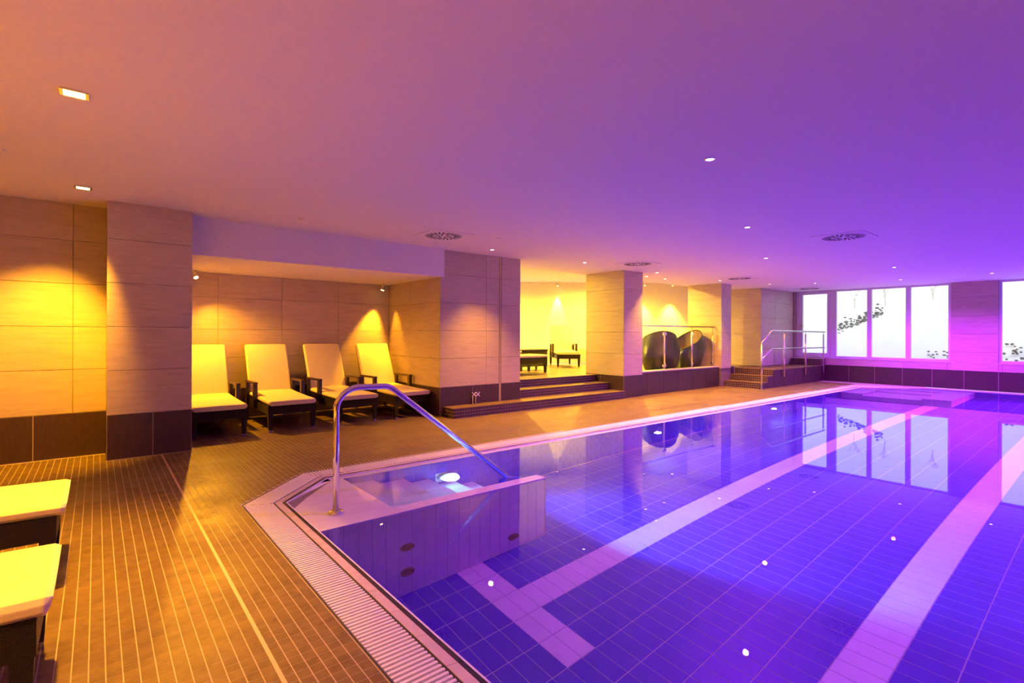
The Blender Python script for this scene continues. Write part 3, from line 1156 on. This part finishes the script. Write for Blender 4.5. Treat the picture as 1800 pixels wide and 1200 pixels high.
wall_spot((1.075, 8.42, 2.19), (1.80, 7.25, 0.2), 'small lit spotlight at the left end of the niche ceiling', W_NICHE * 6.5, cone=R(128))
t = wall_spot((3.95, 8.46, 2.19), (3.80, 8.49, 1.45), 'small pale spotlight at the right end of the niche ceiling', W_NICHE * 8, cone=R(52))
light('SPOT', 'side_beam', (.02, -.06, -.13), YELLOW, W_NICHE * 2.2, t, .02, R(46), 0.8, Vector((.10, -.08, -1)).to_track_quat('-Z', 'Y').to_euler())
wall_spot((10.605, 10.806, 2.87), (10.64, 10.85, 1.3), 'small spotlight high on the lounge back wall', W_LOUNGE * 12, LOUNGE, cone=R(40))
wall_spot((12.457, 9.056, 2.87), (12.51, 9.12, 1.3), 'small spotlight above the left wicker basket', W_LOUNGE * 16, LOUNGE, cone=R(56))
wall_spot((13.09, 8.536, 2.87), (13.14, 8.60, 1.3), 'small spotlight above the right wicker basket', W_LOUNGE * 16, LOUNGE, cone=R(56))
for (x, y, lab) in ((8.3, 10.9, 'warm downlight in the lounge ceiling above the flat lounger'), (10.5, 9.4, 'warm downlight in the lounge ceiling before the forward-facing lounger'), (11.0, 8.2, 'added warm downlight above the wicker baskets, brightening the narrow pillar side'), (6.9, 8.7, 'added warm downlight at the top of the steps, brightening the steps pillar side')):  # those over baskets and steps top are added to brighten the pillar sides
    downlight(x, y, LOUNGE, E_PALE, W_LOUNGE * 7, lab, z=2.87, cone=R(172), group='lounge downlights')


# ------------------------------------------------------------------ loungers
def cushion(name, parent, prof, wdt, th, round_=.02):
    """prof: list of (y, z) of the top centre line; builds a padded slab with rounded edges"""
    b = MB()
    n_ = len(prof)
    secs = []
    hw = wdt / 2
    rr = min(round_, th / 2)
    for k, (y, z) in enumerate(prof):
        if k == 0:
            t = Vector((prof[1][0] - y, prof[1][1] - z))
        elif k == n_ - 1:
            t = Vector((y - prof[k - 1][0], z - prof[k - 1][1]))
        else:
            t = Vector((prof[k + 1][0] - prof[k - 1][0], prof[k + 1][1] - prof[k - 1][1]))
        t.normalize()
        nn = Vector((-t.y, t.x))
        s = 1.0
        inset = rr * .8 if k in (0, n_ - 1) else 0
        ring = []
        for (px, pz) in ((-hw + inset, -th + rr), (-hw + rr + inset, -th), (hw - rr - inset, -th), (hw - inset, -th + rr),
                         (hw - inset, -rr), (hw - rr - inset, 0), (0, .004), (-hw + rr + inset, 0), (-hw + inset, -rr)):
            ring.append((px, y + nn.x * pz, z + nn.y * pz))
        secs.append(ring)
    m_ = len(secs[0])
    for r_ in secs:
        b.v += r_
    for k in range(n_ - 1):
        for s in range(m_):
            s2 = (s + 1) % m_
            b.f.append((k * m_ + s, k * m_ + s2, (k + 1) * m_ + s2, (k + 1) * m_ + s))
    b.f.append(tuple(reversed(range(m_))))
    b.f.append(tuple((n_ - 1) * m_ + s for s in range(m_)))
    o = b.build(name, M_CUSH, parent)
    bm = bmesh.new()
    bm.from_mesh(o.data)
    bmesh.ops.recalc_face_normals(bm, faces=bm.faces)
    bm.to_mesh(o.data)
    bm.free()
    bevel(o, .014, 3)
    return o


def taper_leg(b, x, y, z0, z1, h0, h1):
    i = len(b.v)
    b.v += [(x - h0, y - h0, z0), (x + h0, y - h0, z0), (x + h0, y + h0, z0), (x - h0, y + h0, z0),
            (x - h1, y - h1, z1), (x + h1, y - h1, z1), (x + h1, y + h1, z1), (x - h1, y + h1, z1)]
    for q in ((3, 2, 1, 0), (4, 5, 6, 7), (0, 1, 5, 4), (1, 2, 6, 5), (2, 3, 7, 6), (3, 0, 4, 7)):
        b.f.append(tuple(i + k for k in q))


def wk(b, name, parent, m=M_WEAVE):
    o = b.build(name, m, parent)
    box_uv(o.data)
    return o


def make_lounger(arms=True, flat=False):
    """foot end at y=0, head towards +y, centred on x=0"""
    t = thing('lounger', (0, 0, 0), '', 'lounger')
    L = 1.50
    for s in (-1, 1):
        wk(MB().box(s * .285 - .018, s * .285 + .018, .03, L, .235, .352), 'side_rail', t)
    wk(MB().box(-.267, .267, .03, .066, .235, .352), 'foot_rail', t)
    wk(MB().box(-.267, .267, L - .036, L, .235, .352), 'head_rail', t)
    wk(MB().box(-.267, .267, .066, L - .036, .325, .345), 'seat_panel', t)
    for sx in (-1, 1):
        for y in (.065, L - .05):
            b = MB()
            taper_leg(b, sx * .272, y, .03, .345, .021, .036)
            lg_ = wk(b, 'leg', t)
            b = MB()
            taper_leg(b, sx * .272, y, 0, .03, .018, .0205)
            b.build('foot_cap', M_STEEL, lg_)
    if arms:
        for s in (-1, 1):
            b = MB()
            b.box(s * .318 - .026, s * .318 + .026, .645, .715, .25, .585)
            b.box(s * .318 - .028, s * .318 + .028, .64, 1.17, .585, .615)
            b.box(s * .318 - .022, s * .318 + .022, 1.10, 1.15, .25, .585)
            a_ = b.build('armrest', M_WOOD, t)
            bevel(a_, .006, 2)
    if flat:
        cushion('seat_cushion', t, [(0, .412), (.02, .418), (.5, .42), (1.0, .42), (1.47, .42), (1.49, .415)], .60, .062)
    else:
        cushion('seat_cushion', t, [(-.01, .405), (.012, .412), (.35, .418), (.8, .432), (1.10, .448), (1.125, .447)], .60, .062)
        cushion('back_cushion', t, [(1.10, .445), (1.115, .47), (1.22, .70), (1.34, .96), (1.415, 1.115), (1.42, 1.13)], .60, .055)
        b = MB()
        b.prism([(0, 0)] * 0 + [(1.155, .36), (1.475, 1.085), (1.50, 1.075), (1.18, .35)], -.27, .27) if False else None
        i = len(b.v)
        pr = [(1.160, .36), (1.478, 1.09), (1.503, 1.08), (1.185, .35)]
        b.v += [(-.275, y, z) for y, z in pr] + [(.275, y, z) for y, z in pr]
        for q in ((0, 1, 2, 3), (7, 6, 5, 4), (0, 4, 5, 1), (1, 5, 6, 2), (2, 6, 7, 3), (3, 7, 4, 0)):
            b.f.append(tuple(i + k for k in q))
        wk(b, 'back_panel', t)
    return t


NG = 'cream loungers in the stone niche'
proto = make_lounger()
for i, (x, y, a_, lab) in enumerate(((1.172, 7.03, 0.0, 'cream cushioned lounger half hidden by the left column'),
                                     (2.030, 7.06, 0.0, 'cream cushioned lounger second from the left column, foot brightly lit'),
                                     (2.945, 7.07, 2.6, 'cream cushioned lounger third from the left column, behind the pool handrail'),
                                     (3.800, 7.02, 2.4, 'cream cushioned lounger under the bright yellow spot in the niche corner'))):
    o = proto if i == 0 else copy_tree(proto)
    o.location = (x, y, 0)
    o.rotation_euler = (0, 0, R(a_))
    tag(o, lab, 'lounger', NG)
fg = make_lounger(False)
for i, (x, y, lab) in enumerate(((-0.125, 3.755, 'cream lounger foot at the left edge, the one farther from the camera'),
                                 (-0.118, 2.545, 'cream lounger foot at the lower left edge, nearest the camera'))):
    o = fg if i == 0 else copy_tree(fg)
    o.location = (x, y, 0)
    o.rotation_euler = (0, 0, R(90))
    tag(o, lab, 'lounger', 'foreground loungers')
lo = copy_tree(proto)
fx, fy = (9.206 + 9.664) / 2, (9.374 + 9.042) / 2
lo.location = (fx - .04, fy - .05, LZ)
lo.rotation_euler = (0, 0, math.atan2(9.374 - 9.042, 9.206 - 9.664) + math.pi)
tag(lo, 'cream lounger facing forward in the yellow lounge', 'lounger', 'lounge loungers')
lo2 = make_lounger(False, True)
lo2.location = (7.62, 8.35, LZ)
lo2.rotation_euler = (0, 0, R(90))
tag(lo2, 'cream lounger lying flat, cut off by the wide pillar', 'lounger', 'lounge loungers')
pil = MB()
pil_o = cushion('pillow', None, [(-.19, .03), (-.17, .055), (0, .075), (.17, .055), (.19, .03)], .42, .06, .025)
pil_o.location = (6.78, 8.35, LZ + .455)
pil_o.rotation_euler = (0, 0, R(90))
tag(pil_o, 'small cream pillow lying on the flat lounger in the lounge', 'pillow')
dk = thing('dark_bench', (8.02, 9.15, LZ), 'dark low wicker bench behind the flat lounger in the lounge', 'bench')
wk(MB().box(-.42, .42, -.2, .2, .10, .47), 'body', dk)
wk(MB().box(-.43, .43, -.21, .21, .47, .50), 'seat', dk, M_WOOD)
for sx in (-1, 1):
    for sy in (-1, 1):
        b = MB()
        taper_leg(b, sx * .38, sy * .16, 0, .10, .018, .024)
        wk(b, 'leg', dk, M_WOOD)


# ------------------------------------------------------------------ wicker basket chairs
def basket(loc, rz, label, rtop, rslope, hgt, r0, r1, r2, tilt=0.0):
    t = thing('wicker_basket', loc, label, 'basket chair', 'black wicker basket chairs', rz)
    seg, rows_ = 56, 18
    hz = hgt

    def rad(f):
        # f 0..1 of the full height
        return (r0 * (1 - f) ** 2 + 2 * r1 * f * (1 - f) * 1.32 + r2 * f ** 2)

    def shell(off, flip):
        b = MB()
        uvs = []
        for k in range(rows_ + 1):
            for s in range(seg + 1):
                an = 2 * math.pi * s / seg
                zt = hz * (rtop + rslope * math.cos(an) - .05 * math.sin(an) ** 2 * 0)
                z = max(off * 1.0, 0) + (zt - max(off, 0)) * k / rows_
                r = rad(min(1, z / hz)) - off
                ox_ = tilt * z
                b.v.append((r * math.cos(an) + ox_, r * math.sin(an), z))
                uvs.append((an * .42, z))
        fuv = []
        for k in range(rows_):
            for s in range(seg):
                q = (k * (seg + 1) + s, k * (seg + 1) + s + 1, (k + 1) * (seg + 1) + s + 1, (k + 1) * (seg + 1) + s)
                if flip:
                    q = tuple(reversed(q))
                b.f.append(q)
        i = len(b.v)
        c = tuple(sum(b.v[s][k] for s in range(seg)) / seg for k in range(3))
        b.v.append(c)
        uvs.append((0, 0))
        for s in range(seg):
            q = (i, s + 1, s)
            b.f.append(tuple(reversed(q)) if flip else q)
        return b, uvs

    for nm, off, flip in (('shell', 0.0, False), ('lining', 0.018, True)):
        b, uvs = shell(off, flip)
        o = b.build(nm, M_WICKER if nm == 'shell' else M_WEAVE_IN, t, True)
        uv = o.data.uv_layers.new(name='UVMap')
        for lp in o.data.loops:
            uv.data[lp.index].uv = uvs[lp.vertex_index]
    pts = []
    for s in range(seg + 1):
        an = 2 * math.pi * s / seg
        z = hz * (rtop + rslope * math.cos(an))
        r = rad(min(1, z / hz)) - .009
        pts.append((r * math.cos(an) + tilt * z, r * math.sin(an), z))
    MB().tube(pts, .013, 8, False).build('rim', M_WOOD, t, True)
    return t


M_WEAVE_IN = weave_mat('brightened_brown_lining', (.16, .09, .04), (.48, .28, .13), (15, 27, 1))  # brown weave lightened in colour so the basket's inside looks lit
vang = math.atan2(7.6, 10.6)
basket((10.80, 7.40, LZ), vang + math.pi + 0.25, 'black wicker basket chair turned away, half behind the pillar', .82, .17, .96, .36, .46, .33)
basket((11.86, 7.30, LZ), vang - 0.8, 'black wicker basket chair with its slanted opening showing the inside', .76, .26, .97, .29, .38, .34, .0)

# ------------------------------------------------------------------ glass balustrade
bl = thing('glass_balustrade', (0, 0, 0), 'glass balustrade with steel posts and handrail before the wicker baskets', 'balustrade')
BY, BZ = 6.80, 0.512
MB().tube([(8.985, BY, 1.503), (12.36, BY, 1.515)], .019, 12).build('handrail', M_STEEL, bl, True)
for x in (10.11, 11.25, 12.22):
    p_ = MB().tube([(x, BY, BZ), (x, BY, 1.38)], .019, 12).build('post', M_STEEL, bl, True)
    MB().tube([(x, BY, 1.38), (x, BY, 1.50)], .007, 8).build('pin', M_STEEL, p_)
    MB().lathe([(.045, BZ), (.045, BZ + .012), (.02, BZ + .014)], 16, (x, BY, 0)).build('base_plate', M_STEEL, p_)
    for z in (.60, 1.33):
        for s in (-1, 1):
            if x > 12 and s > 0:
                continue
            MB().box(x + s * .018, x + s * .062, BY - .016, BY + .016, z - .03, z + .03).build('clamp', M_STEEL, p_)
for xa_, xb_ in ((9.00, 10.065), (10.155, 11.205), (11.295, 12.175)):
    MB().box(xa_, xb_, BY - .005, BY + .005, .56, 1.37).build('glass_pane', M_PANE, bl)

# ------------------------------------------------------------------ steel railing of the platform
rl = thing('platform_railing', (0, 0, 0), 'steel railing with two rails along the platform steps by the window', 'railing')
RY = 5.62
MB().tube([(12.36, RY, 1.10), (12.90, RY, 1.425), (16.32, RY, 1.41)], .021, 12).build('top_rail', M_STEEL, rl, True)
MB().tube([(12.38, RY, .72), (12.90, RY, .975), (16.32, RY, .96)], .017, 12).build('lower_rail', M_STEEL, rl, True)
p_ = MB().tube([(12.36, RY, 0), (12.36, RY, 1.10)], .021, 12).build('post', M_STEEL, rl, True)
MB().lathe([(.06, 0), (.06, .01), (.03, .022)], 18, (12.36, RY, 0)).build('base_plate', M_STEEL, p_)
for x in (13.60, 14.95, 16.22):
    p_ = MB().tube([(x, RY, .24), (x, RY, 1.34)], .021, 12).build('post', M_STEEL, rl, True)
    MB().tube([(x, RY, 1.34), (x, RY, 1.41)], .008, 8).build('pin', M_STEEL, p_)
    for z in (.29, .38):
        MB().box(x - .022, x + .022, RY, 5.654, z - .018, z + .018).build('bracket', M_STEEL, p_)

# ------------------------------------------------------------------ pool handrail
hr = thing('pool_handrail', (1.335, 3.62, -.004), 'bent steel handrail rising from the stair basin into the water', 'handrail')
pts = [(0, 0, .0), (0, 0, .74)]
cx_, cz_, rr_ = .17, .74, .17
for k in range(1, 9):
    an = math.pi - (math.pi / 2 - .05) * k / 8
    pts.append((cx_ + rr_ * math.cos(an), 0, cz_ + rr_ * math.sin(an) * .92))
pts += [(.36, 0, .892)]
for k in range(1, 7):
    t_ = k / 6
    an = R(90) - t_ * R(37)
    pts.append((.36 + .14 * math.cos(an), 0, .892 - .14 + .14 * math.sin(an)))
x1, z1 = pts[-1][0], pts[-1][2]
sl = (0.06 + .036 - z1) / (2.786 - 1.346 - x1)
xe = 1.72
pts += [(xe, 0, z1 + sl * (xe - x1))]
rail = MB().tube(pts, .0225, 14).build('rail', M_CHROME, hr, True)
MB().lathe([(.055, 0), (.055, .008), (.045, .020), (.024, .024)], 24).build('flange', M_CHROME, hr, True)

# ------------------------------------------------------------------ taps
tp = thing('shower_taps', (4.787, 6.832, 0.156), 'pair of small chrome taps with pipes on the pillar base above the step', 'taps')
for s in (-1, 1):
    v_ = MB().tube([(s * .022, -.01, 0), (s * .022, -.01, .17)], .007, 8).build('pipe', M_CHROME, tp)
    h_ = MB().tube([(s * .03, .0, .14), (s * .03, -.06, .14)], .011, 10).build('valve', M_CHROME, tp)
    b = MB()
    for k in range(4):
        an = math.pi / 4 + k * math.pi / 2
        b.tube([(s * .03, -.05, .14), (s * .03 + .03 * math.cos(an), -.05, .14 + .03 * math.sin(an))], .008, 8)
        b.lathe([(0, -.012), (.010, -.006), (.012, 0), (.010, .006), (0, .012)], 10, (s * .03 + .034 * math.cos(an), -.05, .14 + .034 * math.sin(an)))
    b.build('cross_handle', M_CHROME, h_, True)
tp.scale = (1.3, 1.3, 1.15)
t = tag(MB().lathe([(.07, 0), (.07, .004), (.05, .006), (0, .006)], 24).build('floor_drain', M_CHROME, None, True, (13.55, 4.86, 0.0)),
        'small round steel floor drain near the pool edge by the platform', 'drain')


# ------------------------------------------------------------------ windows
def frame_part(root, name, ya, yb, za, zb, x0=.05, x1=.13, m=M_FRAME):
    return MB().box(WX + x0, WX + x1, ya, yb, za, zb).build(name, m, root)


ZT = H
win = struct('window_1', MB().box(WX + .05, WX + .14, 2.83, 2.89, w1z, ZT), M_FRAME, 'wide white-framed window with three panes beside a glazed door', 'window')
fr_ = frame_part
fr_(win, 'mullion', 5.363, 5.52, w1z + .002, ZT - .001, .045)
fr_(win, 'mullion', 4.507, 4.613, w1z + .002, ZT - .001, .045)
fr_(win, 'mullion', 3.643, 3.751, w1z + .002, ZT - .001, .045)
fr_(win, 'head_frame', 2.89, 5.363, ZT - .05, ZT)
fr_(win, 'bottom_frame', 2.89, 5.363, w1z, w1z + .055)
for ya, yb in ((2.89, 3.643), (3.751, 4.507), (4.613, 5.363)):
    fr_(win, 'pane', ya, yb, w1z + .055, ZT - .05, .085, .092, M_PANE)
MB().box(WX - .012, WX + .14, 2.80, 5.52, w1z - .02, w1z).build('window_sill', M_FRAME, win)
door = struct('door_1', MB().box(WX + .05, WX + .14, 6.37, 6.437, w1z - .02, ZT), M_FRAME, 'glazed white door at the left end of the windows', 'door')
fr_(door, 'frame_head', 5.52, 6.37, ZT - .035, ZT)
fr_(door, 'leaf_stile', 6.26, 6.365, w1z, ZT - .04, .04, .12)
fr_(door, 'leaf_stile', 5.525, 5.60, w1z, ZT - .04, .04, .12)
fr_(door, 'leaf_rail', 5.60, 6.26, ZT - .10, ZT - .04, .04, .12)
fr_(door, 'leaf_rail', 5.60, 6.26, w1z, w1z + .13, .04, .12)
fr_(door, 'pane', 5.60, 6.26, w1z + .13, ZT - .10, .08, .087, M_PANE)
h_ = MB().tube([(WX + .045, 6.31, 1.60), (WX + .0, 6.31, 1.60), (WX + .0, 6.20, 1.60)], .009, 8).build('handle', M_STEEL, door)
MB().box(WX + .034, WX + .042, 6.295, 6.325, 1.52, 1.66).build('handle_plate', M_STEEL, door)
win2 = struct('window_2', MB().box(WX + .06, WX + .14, w2b - .058, w2b, w1z, ZT), M_FRAME, 'white-framed window at the right edge of the picture', 'window')
fr_(win2, 'frame_stile', w2a, w2a + .06, w1z, ZT)
fr_(win2, 'head_frame', w2a + .06, w2b - .058, ZT - .05, ZT)
fr_(win2, 'bottom_frame', w2a + .06, w2b - .058, w1z, w1z + .055)
for k in (1, 2, 3):
    y = w2a + .06 + (w2b - w2a - .118) * k / 4
    fr_(win2, 'mullion', y - .05, y + .05, w1z + .002, ZT - .001, .045)
for k in range(4):
    ya = w2a + .06 + (w2b - w2a - .118) * k / 4 + (.05 if k else 0)
    yb = w2a + .06 + (w2b - w2a - .118) * (k + 1) / 4 - (.05 if k < 3 else 0)
    fr_(win2, 'pane', ya, yb, w1z + .055, ZT - .05, .085, .092, M_PANE)
MB().box(WX - .012, WX + .14, w2a, w2b, w1z - .02, w1z).build('window_sill', M_FRAME, win2)

# ------------------------------------------------------------------ outside: snowy slope, rocks, bare shrubs
sn = MB()
nx, ny = 46, 60
for i in range(nx + 1):
    for j in range(ny + 1):
        x = 16.72 + i * 0.42
        y = -9 + j * 0.42
        z = 0.42 + max(0, x - 18.0) * 0.50 + .18 * math.sin(x * .9 + y * .5) * min(1, (x - 16.7) / 3) + .10 * math.sin(y * 1.7 + x * .3) * min(1, (x - 16.7) / 3)
        sn.v.append((x, y, z))
for i in range(nx):
    for j in range(ny):
        a0 = i * (ny + 1) + j
        sn.f.append((a0, a0 + ny + 1, a0 + ny + 2, a0 + 1))
snow = sn.build('snow_slope', M_SNOW, None, True)
tag(snow, 'bright snowy slope rising outside the windows', 'snow', None, 'structure')


def rock(x, y, r, label, sx=1.0):
    rr = random.Random(int(x * 1000 + y * 77))
    bm = bmesh.new()
    bmesh.ops.create_icosphere(bm, subdivisions=2, radius=1)
    for v in bm.verts:
        k = 0.72 + .5 * rr.random()
        v.co = Vector((v.co.x * r * k, v.co.y * r * k * sx, v.co.z * r * k * .75))
    me = bpy.data.meshes.new('rock')
    bm.to_mesh(me)
    bm.free()
    me.materials.append(M_ROCK)
    z = 0.42 + max(0, x - 18.0) * 0.50
    o = obj('rock', me, None, (x, y, z + .02))
    tag(o, label, 'rock', 'rocks on the snowy slope')


def wpt(u, v):
    """where a view ray meets the slope outside"""
    dx = (u - 900) / 891.37
    d = Vector((dx * s_ + c_, -dx * c_ + s_, -(v - 589.26) / 891.37))
    t_ = 10.0
    for _ in range(4000):
        p = CAM + d * t_
        if p.x > 16.8 and p.z < 0.42 + max(0, p.x - 18.0) * 0.50:
            break
        t_ += .02
    return p


rr = random.Random(3)
placed = []


def scatter(n_, uf, vf, rf, label):
    k = tries = 0
    while k < n_ and tries < 1500:
        tries += 1
        u, v = uf(), vf
        v = vf(u)
        p = wpt(u, v)
        r = rf() * ((p - CAM).length / 20)
        if any((p - q).length < (r + q_r) * 1.15 for q, q_r in placed):
            continue
        placed.append((p, r))
        rock(p.x, p.y, r, label if 'middle panes' not in label else label.replace('the middle panes', 'the pane next to the door' if u < 1527 else 'the middle pane'), rr.uniform(.9, 1.4))
        k += 1


scatter(120, lambda: 1471 + 80 * rr.random() ** .8, lambda u: 585 - (u - 1471) * .42 + rr.gauss(0, 6), lambda: rr.uniform(.022, .06), 'dark rock in the band seen through the middle panes')
scatter(12, lambda: 1632 + rr.uniform(0, 36), lambda u: 617 + rr.uniform(-6, 11), lambda: rr.uniform(.022, .04), 'small dark stone at the foot of the slope below the right pane')
scatter(24, lambda: 1764 + rr.uniform(0, 60), lambda u: 618 + rr.uniform(-16, 18), lambda: rr.uniform(.025, .05), 'dark stone outside the window at the right edge')
scatter(8, lambda: 1774 + rr.uniform(0, 26), lambda u: 538 + rr.uniform(-7, 7), lambda: rr.uniform(.03, .06), 'dark stone higher on the slope outside the right window')


def shrub(u, v, hgt, seed, label):
    r_ = random.Random(seed)
    p = wpt(u, v)
    t = thing('bare_shrub', (p.x, p.y, p.z - .05), label, 'shrub', 'bare shrubs on the slope')

    def grow(a, d, L, r, depth, b):
        e_ = a + d * L
        m_ = a + d * L * .5 + Vector((r_.uniform(-1, 1), r_.uniform(-1, 1), 0)) * L * .05
        b.tube([a, m_, e_], [r, r * .85, r * .65], 5)
        if depth:
            for _ in range(3):
                nd = (d + Vector((r_.uniform(-.7, .7), r_.uniform(-.7, .7), r_.uniform(-.1, .5)))).normalized()
                grow(a + d * L * r_.uniform(.55, 1.0), nd, L * r_.uniform(.5, .75), r * .55, depth - 1, b)

    b = MB()
    b.tube([(0, 0, 0), (.02, .01, hgt * .4)], [.012, .009], 6)
    b.build('trunk', M_TWIG, t)
    b = MB()
    for _ in range(3):
        grow(Vector((.02, .01, hgt * .36)), Vector((r_.uniform(-.4, .4), r_.uniform(-.4, .4), 1)).normalized(), hgt * .35, .007, 3, b)
    b.build('branches', M_TWIG, t)


M_TWIG = simple('glare_paled_twigs', (.55, .42, .30), 0.9)  # bark colour paled to imitate glare from the bright slope
shrub(1502, 537, .75, 1, 'faint bare shrub seen through the pane next to the door')
shrub(1640, 528, .75, 5, 'faint bare shrub at the top of the rightmost pane of the wide window')
shrub(1556, 532, .7, 9, 'faint bare shrub at the top of the middle pane')

# the violet downlights shine through the water onto whatever lies in the pool
def receive(o):
    if o.type == 'MESH':
        o.cycles.is_caustics_receiver = True
    for c in o.children:
        receive(c)


for nm in ('floor_pool', 'wall_pool_far', 'wall_pool_left', 'wall_pool_end', 'wall_pool_right', 'stair_basin', 'whirlpool_bench'):
    receive(bpy.data.objects[nm])
